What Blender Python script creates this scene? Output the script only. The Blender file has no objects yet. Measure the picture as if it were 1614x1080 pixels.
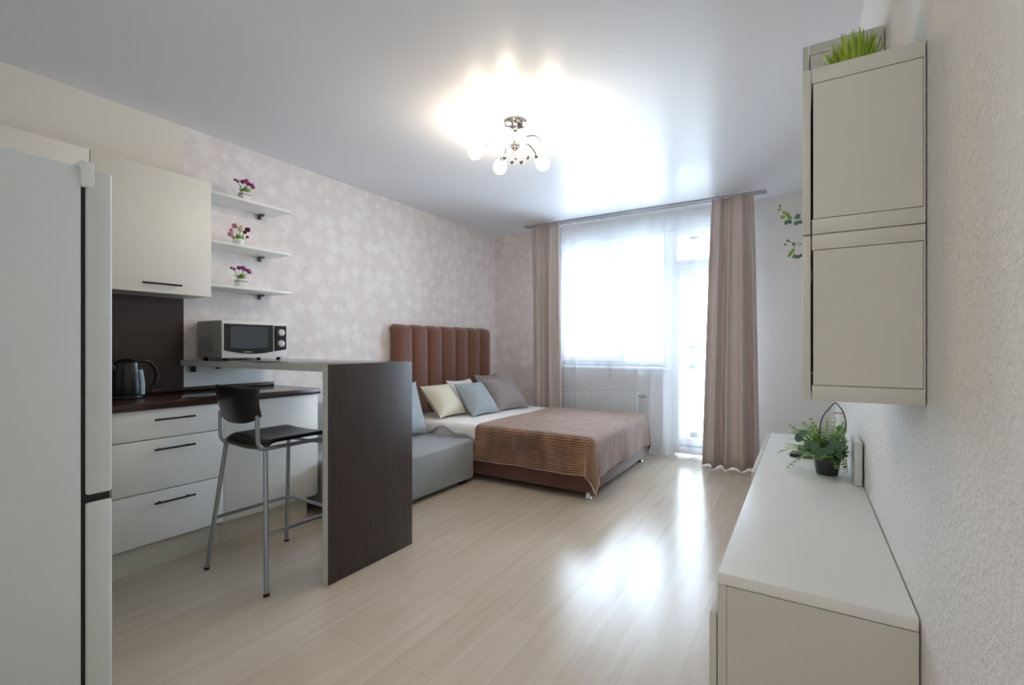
import bpy, bmesh, math, random
from mathutils import Vector, Matrix, Euler
PI = math.pi
R = random.Random(7)
SC = bpy.context.scene
COL = SC.collection

# ------------------------------------------------------------------ materials
def lin(v):
    v /= 255.0
    return v / 12.92 if v <= 0.04045 else ((v + 0.055) / 1.055) ** 2.4
def rgb(r, g, b):
    return (lin(r), lin(g), lin(b), 1.0)
def new_mat(name):
    m = bpy.data.materials.new(name)
    m.use_nodes = True
    nt = m.node_tree
    return m, nt, nt.nodes['Principled BSDF']
def ramp_mix(nt, fac, c1, c2, bt='MIX'):
    n = nt.nodes.new('ShaderNodeMix')
    n.data_type = 'RGBA'
    n.blend_type = bt
    n.inputs[6].default_value = c1
    n.inputs[7].default_value = c2
    nt.links.new(fac, n.inputs[0])
    return n.outputs[2]
def coords(nt, scale=(1, 1, 1), kind='Object'):
    tc = nt.nodes.new('ShaderNodeTexCoord')
    mp = nt.nodes.new('ShaderNodeMapping')
    mp.inputs['Scale'].default_value = scale
    nt.links.new(tc.outputs[kind], mp.inputs['Vector'])
    return mp.outputs['Vector']
def noise(nt, vec, scale, detail=3.0, rough=0.5):
    n = nt.nodes.new('ShaderNodeTexNoise')
    n.inputs['Scale'].default_value = scale
    n.inputs['Detail'].default_value = detail
    n.inputs['Roughness'].default_value = rough
    nt.links.new(vec, n.inputs['Vector'])
    return n.outputs['Fac']
def crush(nt, fac, lo, hi):
    n = nt.nodes.new('ShaderNodeMapRange')
    n.inputs['From Min'].default_value = lo
    n.inputs['From Max'].default_value = hi
    nt.links.new(fac, n.inputs['Value'])
    return n.outputs['Result']
def bump(nt, b, height, strength, dist=0.01):
    n = nt.nodes.new('ShaderNodeBump')
    n.inputs['Strength'].default_value = strength
    n.inputs['Distance'].default_value = dist
    nt.links.new(height, n.inputs['Height'])
    nt.links.new(n.outputs['Normal'], b.inputs['Normal'])
def simple(name, col, rough=0.5, metal=0.0, spec=0.5, var=0.0, vs=6.0, bs=0.0, bscale=80.0, sheen=0.0, scale=(1, 1, 1), coat=0.0):
    m, nt, b = new_mat(name)
    b.inputs['Base Color'].default_value = col
    b.inputs['Roughness'].default_value = rough
    b.inputs['Metallic'].default_value = metal
    b.inputs['Specular IOR Level'].default_value = spec
    b.inputs['Sheen Weight'].default_value = sheen
    b.inputs['Coat Weight'].default_value = coat
    v = coords(nt, scale)
    f = noise(nt, v, vs)
    d = tuple(min(1, c * (1 - var)) for c in col[:3]) + (1,)
    u = tuple(min(1, c * (1 + var)) for c in col[:3]) + (1,)
    nt.links.new(ramp_mix(nt, f, d, u), b.inputs['Base Color'])
    if bs:
        bump(nt, b, noise(nt, v, bscale, 4), bs)
    return m

M = {}
M['white_lam'] = simple('white laminate', rgb(240, 240, 238), 0.35, var=0.015)
M['upper_lam'] = simple('lamp-warmed white laminate', rgb(236, 230, 218), 0.4, var=0.015)  # white laminate with the lamp's warm cast put into its colour
M['besta'] = simple('pale grey beige laminate', rgb(202, 201, 195), 0.42, var=0.015)
M['besta_top'] = simple('white board top', rgb(226, 228, 226), 0.3, var=0.01)
M['fridge'] = simple('satin fridge enamel', rgb(216, 220, 219), 0.3, var=0.01, spec=0.5)
M['gap'] = simple('black rubber', rgb(22, 22, 24), 0.5, var=0.05)
M['black'] = simple('black plastic', rgb(18, 18, 19), 0.28, var=0.05)
M['black_metal'] = simple('black metal', rgb(30, 28, 28), 0.35, var=0.05)
M['chrome'] = simple('chrome', rgb(205, 203, 200), 0.12, metal=1.0, var=0.02)
M['steel'] = simple('silver tube', rgb(168, 172, 178), 0.32, metal=0.85, var=0.03)
M['greyband'] = simple('light grey edge band', rgb(196, 196, 190), 0.4, var=0.02)
M['silver'] = simple('silver plastic', rgb(232, 231, 228), 0.3, var=0.02)
M['micro_side'] = simple('grey metal case', rgb(158, 155, 150), 0.45, metal=0.0, var=0.03)
M['glass_dark'] = simple('dark oven glass', rgb(60, 66, 74), 0.08, var=0.03, spec=0.7)
M['ink'] = simple('white print', rgb(205, 208, 210), 0.5, var=0.02)
M['plinth'] = simple('plinth laminate', rgb(206, 203, 190), 0.4, var=0.02)
M['pvc'] = simple('white window plastic', rgb(236, 238, 240), 0.35, var=0.01)
M['radiator'] = simple('radiator enamel', rgb(226, 228, 226), 0.35, var=0.01)
M['sheet'] = simple('white cotton', rgb(240, 236, 232), 0.85, var=0.02, vs=14, bs=0.25, bscale=30, sheen=0.1)
M['cream_cloth'] = simple('cream cotton', rgb(226, 220, 200), 0.85, var=0.03, vs=18, bs=0.3, bscale=140)
M['blue_cloth'] = simple('blue grey linen', rgb(164, 174, 180), 0.85, var=0.05, vs=20, bs=0.3, bscale=160, sheen=0.15)
M['taupe_cloth'] = simple('grey taupe linen', rgb(160, 150, 148), 0.85, var=0.05, vs=20, bs=0.3, bscale=160, sheen=0.15)
M['sofa'] = simple('grey blue upholstery', rgb(150, 154, 156), 0.85, var=0.04, vs=30, bs=0.25, bscale=240, sheen=0.15)
M['velvet'] = simple('brown velvet', rgb(120, 76, 57), 0.7, var=0.10, vs=5, sheen=0.45, bs=0.1, bscale=60)
M['velvet_shaded'] = simple('shade-darkened brown velvet', rgb(92, 56, 45), 0.7, var=0.08, vs=5, sheen=0.4)  # brown velvet darkened in colour for the shade on the low base
M['pot_white'] = simple('white ceramic', rgb(232, 230, 224), 0.35, var=0.02)
M['pot_dark'] = simple('dark grey pot', rgb(52, 54, 58), 0.4, var=0.06)
M['soil'] = simple('dark soil', rgb(48, 36, 28), 0.9, var=0.3, vs=60)
M['grass'] = simple('artificial grass', rgb(150, 176, 34), 0.5, var=0.45, vs=30)
M['leaf'] = simple('green leaf', rgb(122, 166, 84), 0.5, var=0.35, vs=40)
M['leaf_pale'] = simple('pale green leaf', rgb(176, 204, 136), 0.5, var=0.25, vs=40)
M['leaf_euc'] = simple('dusty eucalyptus leaf', rgb(92, 122, 96), 0.5, var=0.2, vs=40)
M['leaf_yel'] = simple('yellow green leaf', rgb(128, 160, 52), 0.5, var=0.25, vs=40)
M['stem'] = simple('green stem', rgb(84, 108, 60), 0.6, var=0.1)
M['bloom_p'] = simple('purple bloom', rgb(160, 62, 150), 0.6, var=0.2, vs=60)
M['bloom_m'] = simple('magenta bloom', rgb(176, 60, 118), 0.6, var=0.2, vs=60)
M['bloom_c'] = simple('cream bloom', rgb(222, 208, 150), 0.6, var=0.1, vs=60)
M['bloom_w'] = simple('wine bloom', rgb(84, 26, 50), 0.6, var=0.2, vs=60)
M['bloom_s'] = simple('pink bloom', rgb(200, 130, 140), 0.6, var=0.2, vs=60)
M['band_grey'] = simple('grey ribbon', rgb(150, 148, 140), 0.6, var=0.05)
M['bracket'] = simple('dark grey bracket', rgb(92, 92, 94), 0.4, metal=0.5, var=0.05)
M['track'] = simple('grey curtain track', rgb(172, 174, 178), 0.5, var=0.02)
M['outer_frame'] = simple('balcony frame', rgb(196, 200, 206), 0.5, var=0.01)
M['concrete'] = simple('balcony floor', rgb(205, 205, 205), 0.8, var=0.05)
M['door_white'] = simple('hall paint', rgb(226, 222, 214), 0.7, var=0.01)

def wood_dark(name, axis, ca, cb, rough):
    m, nt, b = new_mat(name)
    sc = {'z': (26, 26, 1.6), 'y': (26, 1.6, 26)}[axis]
    v = coords(nt, sc)
    f = crush(nt, noise(nt, v, 2.2, 6, 0.6), 0.3, 0.7)
    nt.links.new(ramp_mix(nt, f, ca, cb), b.inputs['Base Color'])
    b.inputs['Roughness'].default_value = rough
    bump(nt, b, f, 0.06, 0.002)
    return m
M['wenge_v'] = wood_dark('dark oak upright', 'z', rgb(54, 44, 42), rgb(66, 55, 52), 0.42)
M['wenge_h'] = wood_dark('dark oak worktop', 'y', rgb(52, 36, 32), rgb(70, 48, 42), 0.16)
M['wenge_bar'] = wood_dark('dark oak bar top', 'y', rgb(70, 60, 57), rgb(84, 73, 70), 0.13)
M['splash'] = wood_dark('dark oak splashback', 'y', rgb(54, 42, 38), rgb(66, 50, 45), 0.3)

def floor_mat():
    m, nt, b = new_mat('pale oak laminate floor')
    tc = nt.nodes.new('ShaderNodeTexCoord')
    mp = nt.nodes.new('ShaderNodeMapping')
    mp.inputs['Rotation'].default_value = (0, 0, PI / 2)
    nt.links.new(tc.outputs['Object'], mp.inputs['Vector'])
    br = nt.nodes.new('ShaderNodeTexBrick')
    br.offset = 0.37
    br.inputs['Scale'].default_value = 1.0
    br.inputs['Brick Width'].default_value = 1.3
    br.inputs['Row Height'].default_value = 0.19
    br.inputs['Mortar Size'].default_value = 0.0012
    br.inputs['Mortar Smooth'].default_value = 0.2
    br.inputs['Color1'].default_value = rgb(208, 197, 181)
    br.inputs['Color2'].default_value = rgb(200, 188, 171)
    br.inputs['Mortar'].default_value = rgb(186, 174, 160)
    nt.links.new(mp.outputs['Vector'], br.inputs['Vector'])
    g = noise(nt, coords(nt, (14, 0.9, 1)), 1.6, 6, 0.62)
    g2 = crush(nt, g, 0.32, 0.7)
    mx = nt.nodes.new('ShaderNodeMix')
    mx.data_type = 'RGBA'
    mx.blend_type = 'MULTIPLY'
    mx.inputs[0].default_value = 0.85
    nt.links.new(br.outputs['Color'], mx.inputs[6])
    nt.links.new(ramp_mix(nt, g2, rgb(238, 232, 226), rgb(255, 255, 255)), mx.inputs[7])
    nt.links.new(mx.outputs[2], b.inputs['Base Color'])
    b.inputs['Roughness'].default_value = 0.24
    b.inputs['Specular IOR Level'].default_value = 0.5
    bump(nt, b, g2, 0.03, 0.002)
    return m
M['floor'] = floor_mat()

def ceiling_mat():
    m, nt, b = new_mat('satin stretch ceiling')
    f = noise(nt, coords(nt), 0.7)
    nt.links.new(ramp_mix(nt, f, rgb(230, 231, 235), rgb(233, 234, 238)), b.inputs['Base Color'])
    b.inputs['Roughness'].default_value = 0.32
    b.inputs['Specular IOR Level'].default_value = 0.15
    return m
M['ceiling'] = ceiling_mat()

def wallpaper_mat():
    # soft beige pink wallpaper of faint overlapping tile shapes with small flecks
    m, nt, b = new_mat('pink beige patterned wallpaper')
    v = coords(nt)
    vo = nt.nodes.new('ShaderNodeTexVoronoi')
    vo.distance = 'MANHATTAN'
    vo.inputs['Scale'].default_value = 7.5
    vo.inputs['Randomness'].default_value = 0.8
    nt.links.new(v, vo.inputs['Vector'])
    sep = nt.nodes.new('ShaderNodeSeparateColor')
    nt.links.new(vo.outputs['Color'], sep.inputs[0])
    base = ramp_mix(nt, sep.outputs[0], rgb(234, 226, 222), rgb(241, 235, 232))
    edge = crush(nt, vo.outputs['Distance'], 0.45, 0.85)
    mx = nt.nodes.new('ShaderNodeMix'); mx.data_type = 'RGBA'
    nt.links.new(edge, mx.inputs[0])
    nt.links.new(base, mx.inputs[6])
    mx.inputs[7].default_value = rgb(230, 220, 217)
    fl = crush(nt, noise(nt, v, 17, 3, 0.6), 0.60, 0.72)
    mul = nt.nodes.new('ShaderNodeMath'); mul.operation = 'MULTIPLY'
    nt.links.new(fl, mul.inputs[0]); mul.inputs[1].default_value = 0.55
    m2 = nt.nodes.new('ShaderNodeMix'); m2.data_type = 'RGBA'
    nt.links.new(mul.outputs[0], m2.inputs[0])
    nt.links.new(mx.outputs[2], m2.inputs[6])
    m2.inputs[7].default_value = rgb(214, 200, 198)
    nt.links.new(m2.outputs[2], b.inputs['Base Color'])
    b.inputs['Roughness'].default_value = 0.55
    bump(nt, b, noise(nt, v, 160, 3), 0.12, 0.004)
    return m
M['wallpaper'] = wallpaper_mat()

def plaster_mat(name, c1, c2, strength):
    m, nt, b = new_mat(name)
    v = coords(nt)
    n1 = noise(nt, v, 62, 5, 0.65)
    nt.links.new(ramp_mix(nt, n1, c1, c2), b.inputs['Base Color'])
    b.inputs['Roughness'].default_value = 0.6
    bump(nt, b, crush(nt, n1, 0.38, 0.62), strength, 0.006)
    return m
M['plaster'] = plaster_mat('white knobbly wallpaper', rgb(228, 226, 224), rgb(240, 238, 235), 0.6)
M['plain'] = plaster_mat('cream wall paint', rgb(232, 224, 212), rgb(236, 228, 216), 0.05)

def blanket_mat():
    m, nt, b = new_mat('ribbed brown plush')
    v = coords(nt, (1, 1, 1), 'UV')
    w = nt.nodes.new('ShaderNodeTexWave')
    w.bands_direction = 'Y'
    w.inputs['Scale'].default_value = 17.0
    w.inputs['Distortion'].default_value = 0.9
    w.inputs['Detail'].default_value = 2
    nt.links.new(v, w.inputs['Vector'])
    n = crush(nt, noise(nt, coords(nt, (5, 5, 2.5)), 1.6, 4), .3, .7)
    c = ramp_mix(nt, n, rgb(104, 62, 38), rgb(206, 150, 100))
    mx = nt.nodes.new('ShaderNodeMix'); mx.data_type = 'RGBA'
    nt.links.new(w.outputs['Fac'], mx.inputs[0])
    mx.inputs[6].default_value = rgb(66, 36, 22)
    nt.links.new(c, mx.inputs[7])
    nt.links.new(mx.outputs[2], b.inputs['Base Color'])
    b.inputs['Roughness'].default_value = 0.6
    b.inputs['Sheen Weight'].default_value = 1.0
    b.inputs['Sheen Roughness'].default_value = 0.5
    b.inputs['Sheen Tint'].default_value = rgb(250, 236, 230)
    bump(nt, b, w.outputs['Fac'], 0.8, 0.008)
    return m
M['blanket'] = blanket_mat()

def cloth_translucent(name, col, trans, transp):
    m, nt, b = new_mat(name)
    b.inputs['Base Color'].default_value = col
    b.inputs['Roughness'].default_value = 0.8
    f = noise(nt, coords(nt, (1, 1, 0.3)), 300)
    d = tuple(c * 0.96 for c in col[:3]) + (1,)
    cc = ramp_mix(nt, f, d, col)
    nt.links.new(cc, b.inputs['Base Color'])
    tl = nt.nodes.new('ShaderNodeBsdfTranslucent')
    nt.links.new(cc, tl.inputs['Color'])
    mx = nt.nodes.new('ShaderNodeMixShader')
    mx.inputs[0].default_value = trans
    nt.links.new(b.outputs[0], mx.inputs[1])
    nt.links.new(tl.outputs[0], mx.inputs[2])
    out = nt.nodes['Material Output']
    last = mx
    if transp:
        tp = nt.nodes.new('ShaderNodeBsdfTransparent')
        m2 = nt.nodes.new('ShaderNodeMixShader')
        m2.inputs[0].default_value = transp
        nt.links.new(mx.outputs[0], m2.inputs[1])
        nt.links.new(tp.outputs[0], m2.inputs[2])
        last = m2
    nt.links.new(last.outputs[0], out.inputs['Surface'])
    return m
M['sheer'] = cloth_translucent('white sheer voile', rgb(240, 246, 254), 0.72, 0.75)
M['drape'] = cloth_translucent('taupe drape cloth', rgb(214, 202, 196), 0.16, 0.0)

def glass_mat():
    m, nt, b = new_mat('window glass')
    out = nt.nodes['Material Output']
    tp = nt.nodes.new('ShaderNodeBsdfTransparent')
    gl = nt.nodes.new('ShaderNodeBsdfGlossy')
    gl.inputs['Roughness'].default_value = 0.02
    fr = nt.nodes.new('ShaderNodeFresnel')
    fr.inputs['IOR'].default_value = 1.3
    mx = nt.nodes.new('ShaderNodeMixShader')
    nt.links.new(fr.outputs[0], mx.inputs[0])
    nt.links.new(tp.outputs[0], mx.inputs[1])
    nt.links.new(gl.outputs[0], mx.inputs[2])
    nt.links.new(mx.outputs[0], out.inputs['Surface'])
    return m
M['glass'] = glass_mat()

def glow_mat():
    m, nt, b = new_mat('lit frosted glass')
    b.inputs['Base Color'].default_value = rgb(250, 246, 238)
    b.inputs['Emission Color'].default_value = (1.0, 0.84, 0.64, 1)
    b.inputs['Emission Strength'].default_value = BULB
    b.inputs['Roughness'].default_value = 0.3
    return m
BULB = 28.0
M['glow'] = glow_mat()
M['kettle_win'] = simple('pale blue gauge plastic', rgb(170, 200, 222), 0.15, var=0.15, vs=40)
M['kettle_grey'] = simple('smoky grey plastic', rgb(80, 78, 78), 0.12, var=0.05)

# ------------------------------------------------------------------ mesh helpers
class B:
    def __init__(s):
        s.bm = bmesh.new()
    def _add(s, t, mi=0):
        for f in t.faces:
            f.material_index = mi
        me = bpy.data.meshes.new('tmp')
        t.to_mesh(me); t.free()
        s.bm.from_mesh(me)
        bpy.data.meshes.remove(me)
        return s
    def box(s, x0, x1, y0, y1, z0, z1, bev=0.0, seg=2, mi=0, rot=None, piv=None):
        t = bmesh.new()
        bmesh.ops.create_cube(t, size=1)
        for v in t.verts:
            v.co = Vector(((x0 + x1) / 2 + v.co.x * (x1 - x0), (y0 + y1) / 2 + v.co.y * (y1 - y0), (z0 + z1) / 2 + v.co.z * (z1 - z0)))
        if bev:
            bmesh.ops.bevel(t, geom=t.edges[:], offset=bev, segments=seg, affect='EDGES', profile=0.5)
        if rot is not None:
            p = Vector(piv) if piv else Vector(((x0 + x1) / 2, (y0 + y1) / 2, (z0 + z1) / 2))
            bmesh.ops.rotate(t, verts=t.verts[:], cent=p, matrix=Euler(rot).to_matrix())
        return s._add(t, mi)
    def tube(s, pts, r, seg=10, mi=0, cap=True):
        pts = [Vector(p) for p in pts]
        rs = r if isinstance(r, (list, tuple)) else [r] * len(pts)
        t = bmesh.new()
        rings = []
        up = None
        for i, p in enumerate(pts):
            d = (pts[min(i + 1, len(pts) - 1)] - pts[max(i - 1, 0)]).normalized()
            if up is None:
                a = Vector((0, 0, 1)) if abs(d.z) < 0.9 else Vector((1, 0, 0))
                up = d.cross(a).normalized()
            up = (up - d * up.dot(d)).normalized()
            w = d.cross(up)
            rings.append([t.verts.new(p + (up * math.cos(2 * PI * k / seg) + w * math.sin(2 * PI * k / seg)) * rs[i]) for k in range(seg)])
        for a, b in zip(rings, rings[1:]):
            for k in range(seg):
                t.faces.new((a[k], a[(k + 1) % seg], b[(k + 1) % seg], b[k]))
        if cap:
            t.faces.new(rings[0][::-1]); t.faces.new(rings[-1])
        bmesh.ops.recalc_face_normals(t, faces=t.faces[:])
        return s._add(t, mi)
    def lathe(s, prof, c, seg=24, axis=None, mi=0):
        t = bmesh.new()
        rings = []
        for r, z in prof:
            if r < 1e-5:
                rings.append([t.verts.new((0, 0, z))])
            else:
                rings.append([t.verts.new((r * math.cos(2 * PI * k / seg), r * math.sin(2 * PI * k / seg), z)) for k in range(seg)])
        for a, b in zip(rings, rings[1:]):
            for k in range(seg):
                k2 = (k + 1) % seg
                if len(a) == 1 and len(b) == 1: continue
                if len(a) == 1: t.faces.new((a[0], b[k], b[k2]))
                elif len(b) == 1: t.faces.new((a[k], a[k2], b[0]))
                else: t.faces.new((a[k], a[k2], b[k2], b[k]))
        bmesh.ops.recalc_face_normals(t, faces=t.faces[:])
        if axis is not None:
            q = Vector((0, 0, 1)).rotation_difference(Vector(axis))
            bmesh.ops.rotate(t, verts=t.verts[:], cent=(0, 0, 0), matrix=q.to_matrix())
        bmesh.ops.translate(t, verts=t.verts[:], vec=Vector(c))
        return s._add(t, mi)
    def ball(s, c, r, seg=12, sc=(1, 1, 1), mi=0):
        t = bmesh.new()
        bmesh.ops.create_uvsphere(t, u_segments=seg, v_segments=max(6, seg // 2 + 1), radius=r)
        for v in t.verts:
            v.co = Vector((v.co.x * sc[0], v.co.y * sc[1], v.co.z * sc[2])) + Vector(c)
        return s._add(t, mi)
    def grid(s, fn, nu, nv, uv=False, mi=0):
        t = bmesh.new()
        vs = [[t.verts.new(fn(i / nu, j / nv)) for j in range(nv + 1)] for i in range(nu + 1)]
        lay = t.loops.layers.uv.new('UVMap') if uv else None
        for i in range(nu):
            for j in range(nv):
                f = t.faces.new((vs[i][j], vs[i + 1][j], vs[i + 1][j + 1], vs[i][j + 1]))
                if uv:
                    for l, (a, b) in zip(f.loops, ((i, j), (i + 1, j), (i + 1, j + 1), (i, j + 1))):
                        l[lay].uv = uv(a / nu, b / nv)
        return s._add(t, mi)
    def leaf(s, base, d, n, L, W, mi=0, fold=0.15, rounded=False):
        """a small leaf blade with real thickness in its curve"""
        d = Vector(d).normalized(); n = Vector(n)
        w = d.cross(n)
        if w.length < 1e-4: w = d.cross(Vector((1, 0, 0)))
        w.normalize(); n = w.cross(d).normalized()
        t = bmesh.new()
        st = [(0.0, 0.12), (0.2, 0.75), (0.5, 1.0), (0.8, 0.7), (1.0, 0.1)]
        if rounded: st = [(0.0, 0.25), (0.15, 0.75), (0.5, 1.0), (0.85, 0.75), (1.0, 0.2)]
        th = 0.0006
        rows = []
        for u, k in st:
            c = Vector(base) + d * (u * L) - n * (0.12 * L * u * u)
            h = W / 2 * k
            rows.append([c - w * h + n * (fold * h), c - n * th, c + w * h + n * (fold * h), c + n * th])
        vr = [[t.verts.new(p) for p in r] for r in rows]
        for a, b in zip(vr, vr[1:]):
            for k in range(4):
                t.faces.new((a[k], a[(k + 1) % 4], b[(k + 1) % 4], b[k]))
        t.faces.new(vr[0][::-1]); t.faces.new(vr[-1])
        bmesh.ops.recalc_face_normals(t, faces=t.faces[:])
        return s._add(t, mi)

def obj(name, b, mat, parent=None, smooth=True, label=None):
    me = bpy.data.meshes.new(name)
    b.bm.to_mesh(me); b.bm.free()
    for m in (mat if isinstance(mat, (list, tuple)) else [mat]):
        me.materials.append(m)
    if smooth:
        for p in me.polygons: p.use_smooth = True
        me.set_sharp_from_angle(angle=math.radians(38))
    o = bpy.data.objects.new(name, me)
    COL.objects.link(o)
    if parent is not None:
        o.parent = parent
        if parent.parent is None:        # parts are modelled in room coordinates; sub-parts share their part's frame
            o.matrix_parent_inverse = Matrix.Translation(-parent.location)
    if label: o['label'] = label
    return o
def thing(name, label, cat, loc=(0, 0, 0), group=None):
    o = bpy.data.objects.new(name, None)
    o.empty_display_size = 0.1
    COL.objects.link(o)
    o.location = loc
    o['label'] = label; o['category'] = cat
    if group: o['group'] = group
    return o
def tag(o, label, cat, group=None):
    o['label'] = label; o['category'] = cat
    if group: o['group'] = group
    return o
def struct(name, b, mat, label=None, cat=None, smooth=False):
    o = obj(name, b, mat, None, smooth)
    o['kind'] = 'structure'
    if label: o['label'] = label; o['category'] = cat
    return o
def dup(root, dloc, label, group):
    """copy of a thing with copies of its parts and sub-parts, moved by dloc"""
    r = root.copy(); COL.objects.link(r)
    r.location = root.location + Vector(dloc)
    r['label'] = label
    if group: r['group'] = group
    for ch in list(root.children):
        c = ch.copy(); COL.objects.link(c); c.parent = r
        for g in list(ch.children):
            d = g.copy(); COL.objects.link(d); d.parent = c
    return r
def arc(c, r, a0, a1, u, w, n=6):
    c = Vector(c); u = Vector(u); w = Vector(w)
    return [c + u * (r * math.cos(a0 + (a1 - a0) * i / n)) + w * (r * math.sin(a0 + (a1 - a0) * i / n)) for i in range(n + 1)]
def rounded_path(pts, r, n=5):
    pts = [Vector(p) for p in pts]
    out = [pts[0]]
    for a, p, b in zip(pts, pts[1:], pts[2:]):
        da = (a - p).normalized(); db = (b - p).normalized()
        rr = min(r, (a - p).length * 0.49, (b - p).length * 0.49)
        p0 = p + da * rr; p1 = p + db * rr
        for i in range(n + 1):
            t = i / n
            out.append(p0 * (1 - t) ** 2 + p * 2 * t * (1 - t) + p1 * t * t)
    out.append(pts[-1])
    return out

# ------------------------------------------------------------------ room
XL, XR, YB, H = -3.55, 0.22, 5.33, 2.68
HALL = -1.7
struct('floor', B().box(XL - .12, XR + .12, HALL - .1, YB + .26, -.1, 0), M['floor'], 'pale beige wood laminate floor with a glossy sheen', 'floor')
struct('ceiling', B().box(XL - .12, XR + .12, HALL - .1, YB + .26, H, H + .1), M['ceiling'], 'satin white stretch ceiling', 'ceiling')
b = B().box(XL - .12, XL, 1.552, YB + .26, 0, H).box(XL - .12, XL, HALL - .1, 1.552, 0, H, mi=1)
struct('wall_left', b, [M['wallpaper'], M['plain']], 'left wall, pink beige patterned wallpaper beside a plain cream kitchen stretch', 'wall')
struct('wall_right', B().box(XR, XR + .12, HALL - .1, YB + .26, 0, H), M['plaster'], 'right wall in white knobbly wallpaper', 'wall')
# window wall with one L-shaped opening (window plus balcony door)
WX0, WX1, DX1 = -2.66, -1.28, -0.42
WZ0, WZT = 0.97, 2.50
b = B()
b.box(XL - .12, -2.78, YB, YB + .25, 0, H, mi=1)
b.box(-2.78, WX0, YB, YB + .25, 0, H)
b.box(WX0, WX1, YB, YB + .25, 0, WZ0)
b.box(WX0, DX1, YB, YB + .25, WZT, H)
b.box(DX1, XR + .12, YB, YB + .25, 0, H)
b.box(WX1, WX1 + .06, YB + .07, YB + .25, 0, WZ0)
struct('wall_back', b, [M['plaster'], M['wallpaper']], 'window wall, wallpapered beside the left drape and white elsewhere', 'wall')
b = B().box(XL - .12, -0.95, -.12, 0, 0, H).box(-1.07, -.95, HALL, -.12, 0, H).box(-1.07, XR + .12, HALL - .1, HALL, 0, H)
struct('wall_front', b, M['door_white'], 'plain front wall behind the viewer', 'wall')

# window and balcony door (white plastic)
FY0, FY1 = YB + .075, YB + .145
def frame_rect(x0, x1, z0, z1, w, y0=FY0, y1=FY1, bev=.006, b=None):
    b = b or B()
    b.box(x0, x0 + w, y0, y1, z0, z1, bev); b.box(x1 - w, x1, y0, y1, z0, z1, bev)
    b.box(x0 + w * .9, x1 - w * .9, y0, y1, z0, z0 + w, bev); b.box(x0 + w * .9, x1 - w * .9, y0, y1, z1 - w, z1, bev)
    return b
win = thing('window_1', 'wide white framed window behind the sheer curtain', 'window', (-1.97, FY0, WZ0))
win['kind'] = 'structure'
obj('frame', frame_rect(WX0, -1.285, WZ0, WZT, .055), M['pvc'], win)
obj('sash', frame_rect(WX0 + .05, -1.80, WZ0 + .05, WZT - .05, .055, FY0 - .012, FY1 - .02), M['pvc'], win)
obj('mullion', B().box(-1.815, -1.785, FY0, FY1, WZ0 + .05, WZT - .05, .004), M['pvc'], win)
obj('pane', B().box(WX0 + .09, -1.31, FY0 + .03, FY0 + .036, WZ0 + .05, WZT - .05), M['glass'], win)
obj('window_handle', B().box(-1.835, -1.815, FY0 - .055, FY0 - .012, 1.62, 1.65, .004).box(-1.835, -1.818, FY0 - .06, FY0 - .045, 1.53, 1.65, .005), M['pvc'], win)
sill = struct('trim_1', B().box(WX0 - .06, WX1 + .03, YB - .07, FY0 + .01, WZ0 - .03, WZ0, .006), M['pvc'], 'white window sill above the radiator', 'window sill', True)
dr = thing('door_1', 'white glazed balcony door partly hidden by the right drape', 'door', (-.85, FY0, 0))
dr['kind'] = 'structure'
obj('frame', frame_rect(-1.285, DX1, .02, WZT, .06).box(-1.24, DX1 - .04, FY0, FY1, 2.02, 2.12, .006), M['pvc'], dr)
obj('door_leaf', frame_rect(-1.235, DX1 - .05, .05, 2.04, .075, FY0 - .015, FY1 - .02).box(-1.17, DX1 - .11, FY0 - .015, FY1 - .02, .10, .2, .006), M['pvc'], dr)
obj('transom_sash', frame_rect(-1.235, DX1 - .05, 2.1, WZT - .05, .045, FY0 - .01, FY1 - .02), M['pvc'], dr)
obj('door_pane', B().box(-1.18, DX1 - .1, FY0 + .03, FY0 + .036, .18, 1.99), M['glass'], dr)
obj('transom_pane', B().box(-1.2, DX1 - .08, FY0 + .03, FY0 + .036, 2.13, WZT - .08), M['glass'], dr)
# glazed balcony beyond
OY = 6.6
fl = struct('trim_2', B().box(XL, XR + .3, YB + .26, OY + .1, -.12, -.02), M['concrete'], 'pale balcony floor outside the door', 'balcony floor')
struct('trim_3', B().box(XL - .1, XR + .4, YB + .26, OY + .1, 2.72, 2.84), M['concrete'], 'pale balcony soffit added to shade the glazing frame', 'balcony soffit')  # slab added to keep sky light off the balcony frame
struct('trim_4', B().box(XL - .1, XL, YB + .26, OY + .1, -.12, 2.72).box(XR + .3, XR + .4, YB + .26, OY + .1, -.12, 2.72), M['concrete'], 'pale balcony side walls added to shade the glazing frame', 'balcony side walls')  # side walls added to darken the inner faces of the balcony frame
bg = thing('balcony_glazing', 'white glazing frame of the balcony outside the window', 'balcony glazing', (-1.6, OY, -.02))
b = B()
b.box(XL, XR + .3, OY, OY + .05, -.02, .06).box(XL, XR + .3, OY, OY + .05, 1.17, 1.215).box(XL, XR + .3, OY, OY + .05, .90, .96).box(XL, XR + .3, OY, OY + .05, 2.62, 2.68)
obj('rails', b, M['outer_frame'], bg)
b = B()
for x in (-3.2, -2.2, -1.235, -.3):
    b = B().box(x - .05, x + .05, OY, OY + .05, -.02, 2.68)
    obj('post', b, M['outer_frame'], bg)
obj('glass', B().box(XL, XR + .3, OY + .02, OY + .026, .0, 2.66), M['glass'], bg)

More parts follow.
